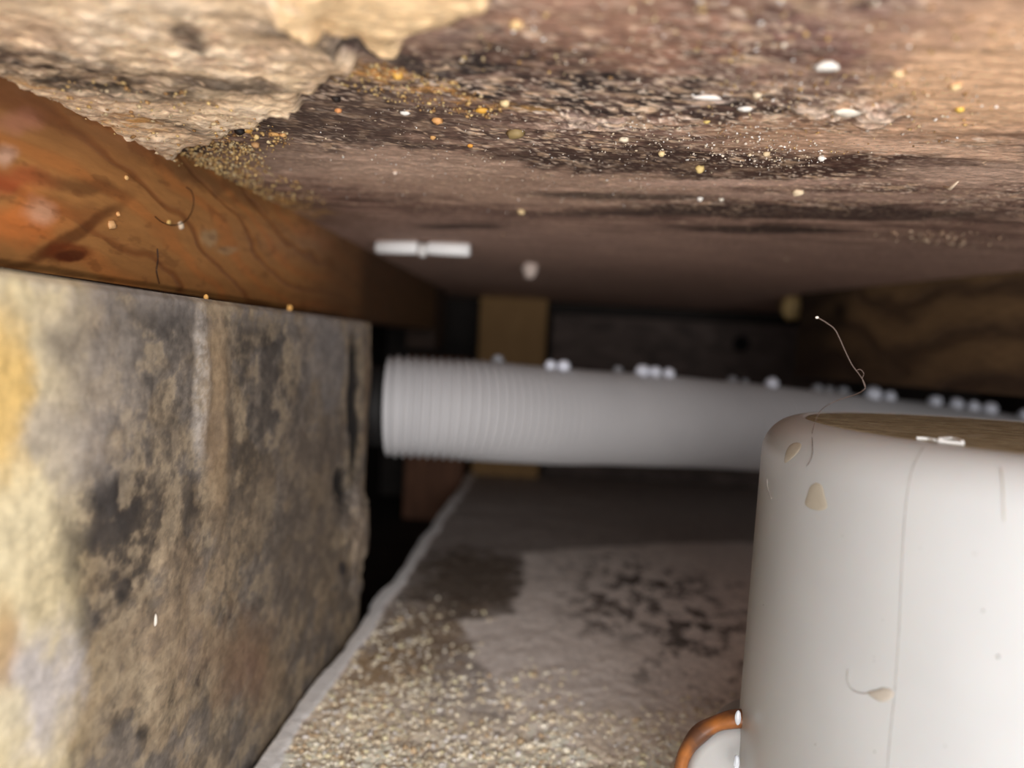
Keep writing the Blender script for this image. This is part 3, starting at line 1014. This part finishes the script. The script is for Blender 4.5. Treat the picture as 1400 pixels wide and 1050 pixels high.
from_bm('strand', tube_bm(cp, [.004 + .010 * (1 - i / len(cp)) for i in range(len(cp))], 6), M_HAIR, hair)
bm = crumb_bm(.028, 1.3, 1, 1, 2, 2, .1)
for v in bm.verts: v.co += P_[0]
from_bm('root_bulb', bm, mat_plain('root_pale', (226, 216, 204), .3), hair)
P2 = catmull([at(1170, 507, 15.2), at(1176, 505, 15.2), at(1181, 511, 15.2), at(1179, 518, 15.2), at(1183, 530, 15.2)], 6)
from_bm('strand_loop', tube_bm(P2, .009, 6), M_HAIR, hair)

# ================================================================== THINGS STUCK TO THE CEILING
a_, b_, c_ = on(515, 338, 2, CEIL - .33), on(577, 339, 2, CEIL - .33), on(643, 342, 2, CEIL - .33)
rod = empty('plastic_rod', (b_.x, b_.y, b_.z - .3))
tag(rod, 'short white plastic rod with a round collar stuck under the ceiling', 'plastic rod')
dv = (c_ - a_).normalized()
for p0, p1 in ((a_, b_ - dv * .18), (b_ + dv * .28, c_)):
    bm = tube_bm([p0, p0 + dv * .08, p0.lerp(p1, .5), p1 - dv * .08, p1], [.24, .31, .32, .31, .24], 20)
    from_bm('rod_section', bm, M_ROD, rod)
bm = lathe_bm([(0, -.16), (.26, -.16), (.33, -.05), (.33, .1), (.26, .17), (0, .18)], 0, 0, 24)
rt = dv.to_track_quat('Z', 'Y').to_matrix()
for v in bm.verts: v.co = rt @ v.co + b_ + dv * .05 + Vector((0, -.12, -.12))
from_bm('collar', bm, mat_plain('collar_white', (236, 234, 232), .4), rod)['label'] = 'round collar between the two rod sections'


def ceil_crumb(px, py, rp, col, lab=None, group=None, cat='crumb', name='crumb', shape=None, seed=0, h=None):
    p = on(px, py, 2, CEIL - .06)
    d = (p - EYE).dot(F0)
    r = rp / 1000 * d
    sx, sy, sz = shape or (1, 1, .75)
    key = tuple(col)
    if key not in CM_: CM_[key] = mat_plain('crumb_%d_%d_%d' % key, col, .6, .15, 900)
    bm = crumb_bm(r, sx, sy, sz, seed, 2, .4)
    drop = h if h is not None else r * sz * .55
    for v in bm.verts: v.co += p + Vector((0, 0, .06 - drop))
    o = from_bm(name, bm, CM_[key])
    tag(o, lab, cat, group)
    return o
CM_ = {}
OCH, CRE, WHI, TAN = (214, 164, 92), (232, 206, 156), (244, 236, 228), (196, 160, 116)
CR_LIST = [
    (725, 362, 11, (214, 196, 186), 'pale blurred pebble on the ceiling right of the white rod', (1, 1, 1.2)),
    (1090, 408, 22, (200, 172, 118), 'dim beige lump hanging from the ceiling left of the joist', (1, 1, 1.0)),
    (706, 36, 9, (224, 188, 136), 'round beige crumb at the top centre, right of the cream lump', None),
    (521, 57, 11, (246, 216, 146), 'yellow crumb hanging at the tip of the cream lump', None),
    (544, 105, 8, (232, 180, 90), 'orange-yellow crumb on the dark seam below the cream lump', None),
    (598, 166, 7, (222, 164, 104), 'orange crumb in the dark band above the pale streak', None),
    (658, 153, 6, (224, 168, 70), 'bright ochre crumb just right of the orange crumb', (1.4, 1, .6)),
    (690, 143, 7, CRE, 'round cream crumb on the dark band near its centre', None),
    (553, 157, 5, WHI, 'small white chip on the dark band', (1.4, 1, .6)),
    (705, 182, 9, (150, 128, 86), 'mottled olive-brown pellet on the dark band', (1.4, 1, .8)),
    (643, 201, 4, (226, 160, 70), 'small amber crumb below the mottled pellet', None),
    (592, 190, 4, (210, 160, 100), 'small tan crumb left of the amber crumb', None),
    (957, 231, 6, (224, 196, 130), 'cream crumb at the edge of the dark brown tongue', (1, 1, 1)),
    (904, 212, 5, (236, 212, 160), 'pale yellow crumb at centre right in the white speckles', None),
    (853, 193, 5, (232, 216, 190), 'pale crumb left of the white speckles', (1.4, 1, .7)),
    (1048, 212, 5, (226, 200, 160), 'cream crumb in the middle of the white speckles', None),
    (1123, 217, 4.5, WHI, 'white crumb standing alone above the brown tongue', (1, 1, 1.1)),
    (1091, 264, 6.5, (236, 214, 180), 'pale oval flake below the grey smear at right', (1.3, 1, .7)),
    (957, 273, 4.5, WHI, 'small white crumb at the dark streak, left of a twin', None),
    (986, 274, 3.5, (226, 216, 200), 'smaller white crumb at the dark streak, right of its twin', None),
    (712, 290, 5, (232, 204, 156), 'cream crumb in the pale zone above the white rod', None),
    (1130, 92, 11, WHI, 'large bright white flake in the upper right', (1.4, 1.3, .6)),
    (966, 136, 9, (240, 230, 222), 'long white flake on dark stain at upper right centre', (2.2, .8, .4)),
    (1160, 155, 10, (246, 232, 216), 'ragged white flake below the large one', (2.2, 1.0, .5)),
    (1018, 152, 6, WHI, 'short white flake right of the long one', (1.8, 1, .5)),
    (1228, 103, 8, (230, 196, 150), 'round peach crumb at upper right', None),
    (1306, 121, 7, (240, 210, 160), 'cream round crumb near the right edge', None),
    (1312, 152, 6, (236, 196, 96), 'yellow crumb near the right edge', None),
    (966, 168, 5, (224, 196, 120), 'yellowish crumb below the long white flake', None),
    (1035, 132, 6, (226, 206, 176), 'pale crumb above the short white flake', None),
    (459, 137, 6, (40, 30, 26), 'black pit-like lump right of the plaster crust', None),
    (462, 153, 5, (226, 156, 100), 'orange crumb below the black lump', None),
    (339, 178, 7, (226, 170, 90), 'amber crumb under the crust edge', None),
    (328, 176, 7, (34, 26, 22), 'black lump beside the amber crumb at the crust edge', (1, 1, 1.2)),
    (374, 185, 5, (214, 164, 100), 'tan crumb right of the amber crumb', (1.6, 1, .7)),
    (387, 186, 4.5, (226, 170, 110), 'small orange crumb at the right of the tan crumb', None),
    (349, 199, 6, (206, 160, 110), 'double tan crumb below the crust edge', None),
    (540, 238, 3.5, (226, 206, 190), 'pale pink crumb on the pale streak', None),
    (195, 312, 6, (206, 190, 176), 'greyish chip low on the ceiling at the left', None),
]
CR_LIST = [c for c in CR_LIST if c[0] != 195]
for i, (x, y, r, col, lab, shp) in enumerate(CR_LIST):
    ceil_crumb(x, y, r, col, lab, 'crumbs stuck to the ceiling', 'crumb', 'flake' if 'flake' in lab or 'chip' in lab else 'crumb', shp, i + 1)
# splinter at right
sp0, sp1 = on(1290, 255, 2, CEIL - .05), on(1310, 247, 2, CEIL - .05)
o = from_bm('splinter', tube_bm([sp0, sp0.lerp(sp1, .5) + Vector((0, 0, -.12)), sp1 + Vector((0, 0, -.02))], [.02, .05, .02], 6), mat_plain('splinter_pale', (232, 210, 184), .5))
tag(o, 'pale wood splinter on the ceiling at far right', 'splinter')


# batten crumbs
for i, (x, y, r, col, lab) in enumerate([(247, 308, 5.5, (236, 216, 190), 'pale resin crumb on the orange batten at its middle'),
                                         (153, 307, 7, (206, 160, 110), 'blurred tan blob on the orange batten, near end'),
                                         (231, 304, 4, (220, 180, 110), 'small yellow crumb left of the pale resin crumb on the batten'),
                                         (162, 293, 3.5, (226, 170, 110), 'tiny orange crumb on the batten above the tan blob'),
                                         (173, 243, 3.5, (226, 180, 120), 'tiny pale crumb high on the batten')]):
    p = on(x, y, 0, XBAT + .05); d = (p - EYE).dot(F0)
    bm = crumb_bm(r / 1000 * d, .7, 1, 1, i + 50, 2, .4)
    for v in bm.verts: v.co += p
    key = tuple(col)
    if key not in CM_: CM_[key] = mat_plain('crumb_%d_%d_%d' % key, col, .5, .15, 900)
    tag(from_bm('crumb', bm, CM_[key]), lab, 'crumb', 'crumbs on the orange batten')
for i, (x, y, r, lab) in enumerate([(396, 417, 5, 'ochre crumb standing on the board top edge, the right one'), (282, 405, 4, 'ochre crumb standing on the board top edge, the left one')]):
    p = on(x, y, 0, XB - .3); d = (p - EYE).dot(F0)
    p.z = BT + r / 1000 * d * .6
    bm = crumb_bm(r / 1000 * d, .8, .8, 1.3, i + 70, 2, .4)
    for v in bm.verts: v.co += p
    tag(from_bm('crumb', bm, CM_[tuple(OCH)] if tuple(OCH) in CM_ else CM_.setdefault(tuple(OCH), mat_plain('ochre_crumb', OCH, .6))), lab, 'crumb', 'crumbs on the board top edge')
# curled dark fibre on the batten
P_ = catmull([on(x, y, 0, XBAT + .12) for x, y in [(212, 296), (222, 304), (238, 308), (254, 302), (262, 290), (265, 276), (262, 262), (255, 256)]], 6)
tag(from_bm('fibre', tube_bm(P_, .012, 5), mat_plain('dark_fibre', (40, 26, 20), .5)), 'dark curled fibre on the orange batten', 'fibre')
P_ = catmull([on(x, y, 0, XBAT + .10) for x, y in [(215, 340), (216, 355), (214, 370), (218, 388)]], 6)
tag(from_bm('fibre', tube_bm(P_, .015, 5), mat_plain('dark_fibre_b', (40, 26, 20), .5)), 'short straight dark fibre on the batten just above the board', 'fibre')


# ================================================================== GRIT (uncountable)
ICO = bmesh.new(); bmesh.ops.create_icosphere(ICO, subdivisions=1, radius=1)
IV = np.array([list(v.co) for v in ICO.verts]); IF = np.array([[v.index for v in f.verts] for f in ICO.faces]); ICO.free()


def grit(name, pts, radii, cols, label, cat, mat, flat=.8):
    n = len(pts)
    sc = radii[:, None, None] * (1 + .35 * rng.standard_normal((n, 12, 1)).clip(-1, 1)) * np.array([1, 1, flat]) * rng.uniform(.6, 1.3, (n, 1, 3))
    co = pts[:, None, :] + IV[None] * sc
    fc = IF[None] + (np.arange(n) * 12)[:, None, None]
    me = bpy.data.meshes.new(name)
    me.vertices.add(n * 12); me.vertices.foreach_set('co', co.ravel())
    me.loops.add(n * 60); me.loops.foreach_set('vertex_index', fc.ravel())
    me.polygons.add(n * 20)
    me.polygons.foreach_set('loop_start', np.arange(n * 20) * 3); me.polygons.foreach_set('loop_total', np.full(n * 20, 3))
    me.update(calc_edges=True)
    a = me.color_attributes.new('pigment', 'FLOAT_COLOR', 'POINT')
    rgba = np.ones((n, 12, 4)); rgba[..., :3] = cols[:, None, :]
    a.data.foreach_set('color', rgba.ravel())
    o = link_mesh(name, me, mat)
    tag(o, label, cat, None, 'stuff')
    return o


M_GRIT = mat_pigment('grit', 800, (1, 1, 1), .6, .15, .1, .0002)
PAL = np.array([s2l(c) for c in [(240, 228, 204), (248, 240, 222), (228, 212, 184), (206, 180, 146), (232, 226, 220), (244, 234, 196)]])

# floor grit: dense close to the camera and on the left
N0 = 130000
x = rng.uniform(XS + .75, 14, N0); y = rng.uniform(12, 36, N0)
dens = sst(29, 18, y + (fbm(x * .5, y * .5, 3, 66) - .5) * 8) * .9
left = sst(3.5, -1.5, x - XS - 3) * sst(36, 27, y) * .30
cl = sst(.38, .60, fbm(x * 1.6, y * 1.6, 4, 67))
keep = rng.uniform(0, 1, N0) < np.clip((dens + left) * (.25 + .75 * cl), 0, 1) * .62
# stay clear of the trap and the outlet
keep &= np.hypot(x - cc.x, y - cc.y) > CR + .45
keep &= ~((np.hypot(x - oc.x, y - oc.y) < 2.4))
x, y = x[keep], y[keep]
r = rng.gamma(3.0, .019, len(x)).clip(.02, .13)
z = r * .05 + .03
ci = rng.choice(6, len(x), p=[.28, .22, .18, .10, .14, .08])
grit('grit', np.stack([x, y, z], 1), r, PAL[ci] * rng.uniform(.8, 1.08, (len(x), 1)), 'cream and ochre grit scattered over the near floor slab', 'grit', M_GRIT)

# ceiling grit: pale grains and the ochre granules trailing from the crust
pts, rad_, cl_ = [], [], []
def scatter(n, px, py, rx, ry, ang, rmin, rmax, pal, drop=0.0):
    for _ in range(n):
        a = rng.uniform(0, 2 * math.pi); q_ = math.sqrt(rng.uniform(0, 1))
        ex, ey = rx * q_ * math.cos(a), ry * q_ * math.sin(a)
        ca, sa = math.cos(math.radians(ang)), math.sin(math.radians(ang))
        X_, Y_ = px + ex * ca - ey * sa, py + ex * sa + ey * ca
        p_ = on(X_, Y_, 2, CEIL - .03)
        if p_.x < XBAT + .05: continue
        rr = rmin + (rmax - rmin) * rng.uniform(0, 1) ** 2.5
        pts.append((p_.x, p_.y, p_.z - rr * .3 - drop)); rad_.append(rr); cl_.append(np.array(s2l(pal[rng.integers(len(pal))])) * rng.uniform(.7, 1.05))
YE = [(206, 170, 112), (222, 190, 130), (186, 146, 96), (206, 184, 144), (160, 122, 78)]
PA = [(236, 222, 204), (226, 206, 176), (206, 190, 176), (246, 240, 234)]
scatter(900, 275, 232, 105, 20, 22, .018, .06, YE)
scatter(500, 340, 250, 110, 22, 14, .015, .05, YE)
scatter(160, 330, 190, 70, 22, 0, .02, .06, YE)
scatter(320, 560, 120, 130, 26, 15, .015, .05, YE)
scatter(260, 980, 195, 170, 30, 6, .010, .035, PA)
scatter(90, 1050, 210, 90, 20, 4, .010, .04, PA)
scatter(500, 760, 200, 330, 60, 3, .008, .025, PA)
scatter(400, 1150, 150, 220, 60, 0, .010, .035, PA + YE)
scatter(260, 640, 250, 260, 40, 3, .010, .028, PA)
scatter(90, 1290, 325, 100, 10, 2, .03, .09, [(170, 140, 116), (186, 160, 136)])
scatter(60, 800, 330, 320, 22, 3, .02, .06, [(170, 140, 116), (186, 160, 136)])
scatter(300, 1000, 60, 400, 70, 0, .012, .04, PA + YE)
scatter(260, 200, 150, 190, 60, 12, .02, .06, YE + [(206, 184, 150)], .3)
scatter(500, 300, 215, 70, 26, 10, .02, .06, YE)
grit('ceiling_grit', np.array(pts), np.array(rad_), np.array(cl_), 'fine ochre and white granules clinging to the ceiling board', 'grit', M_GRIT)

for o in list(scene.objects):
    if 'w' in o: del o['w']
print('tris', sum(len(o.data.polygons) for o in scene.objects if o.type == 'MESH'))
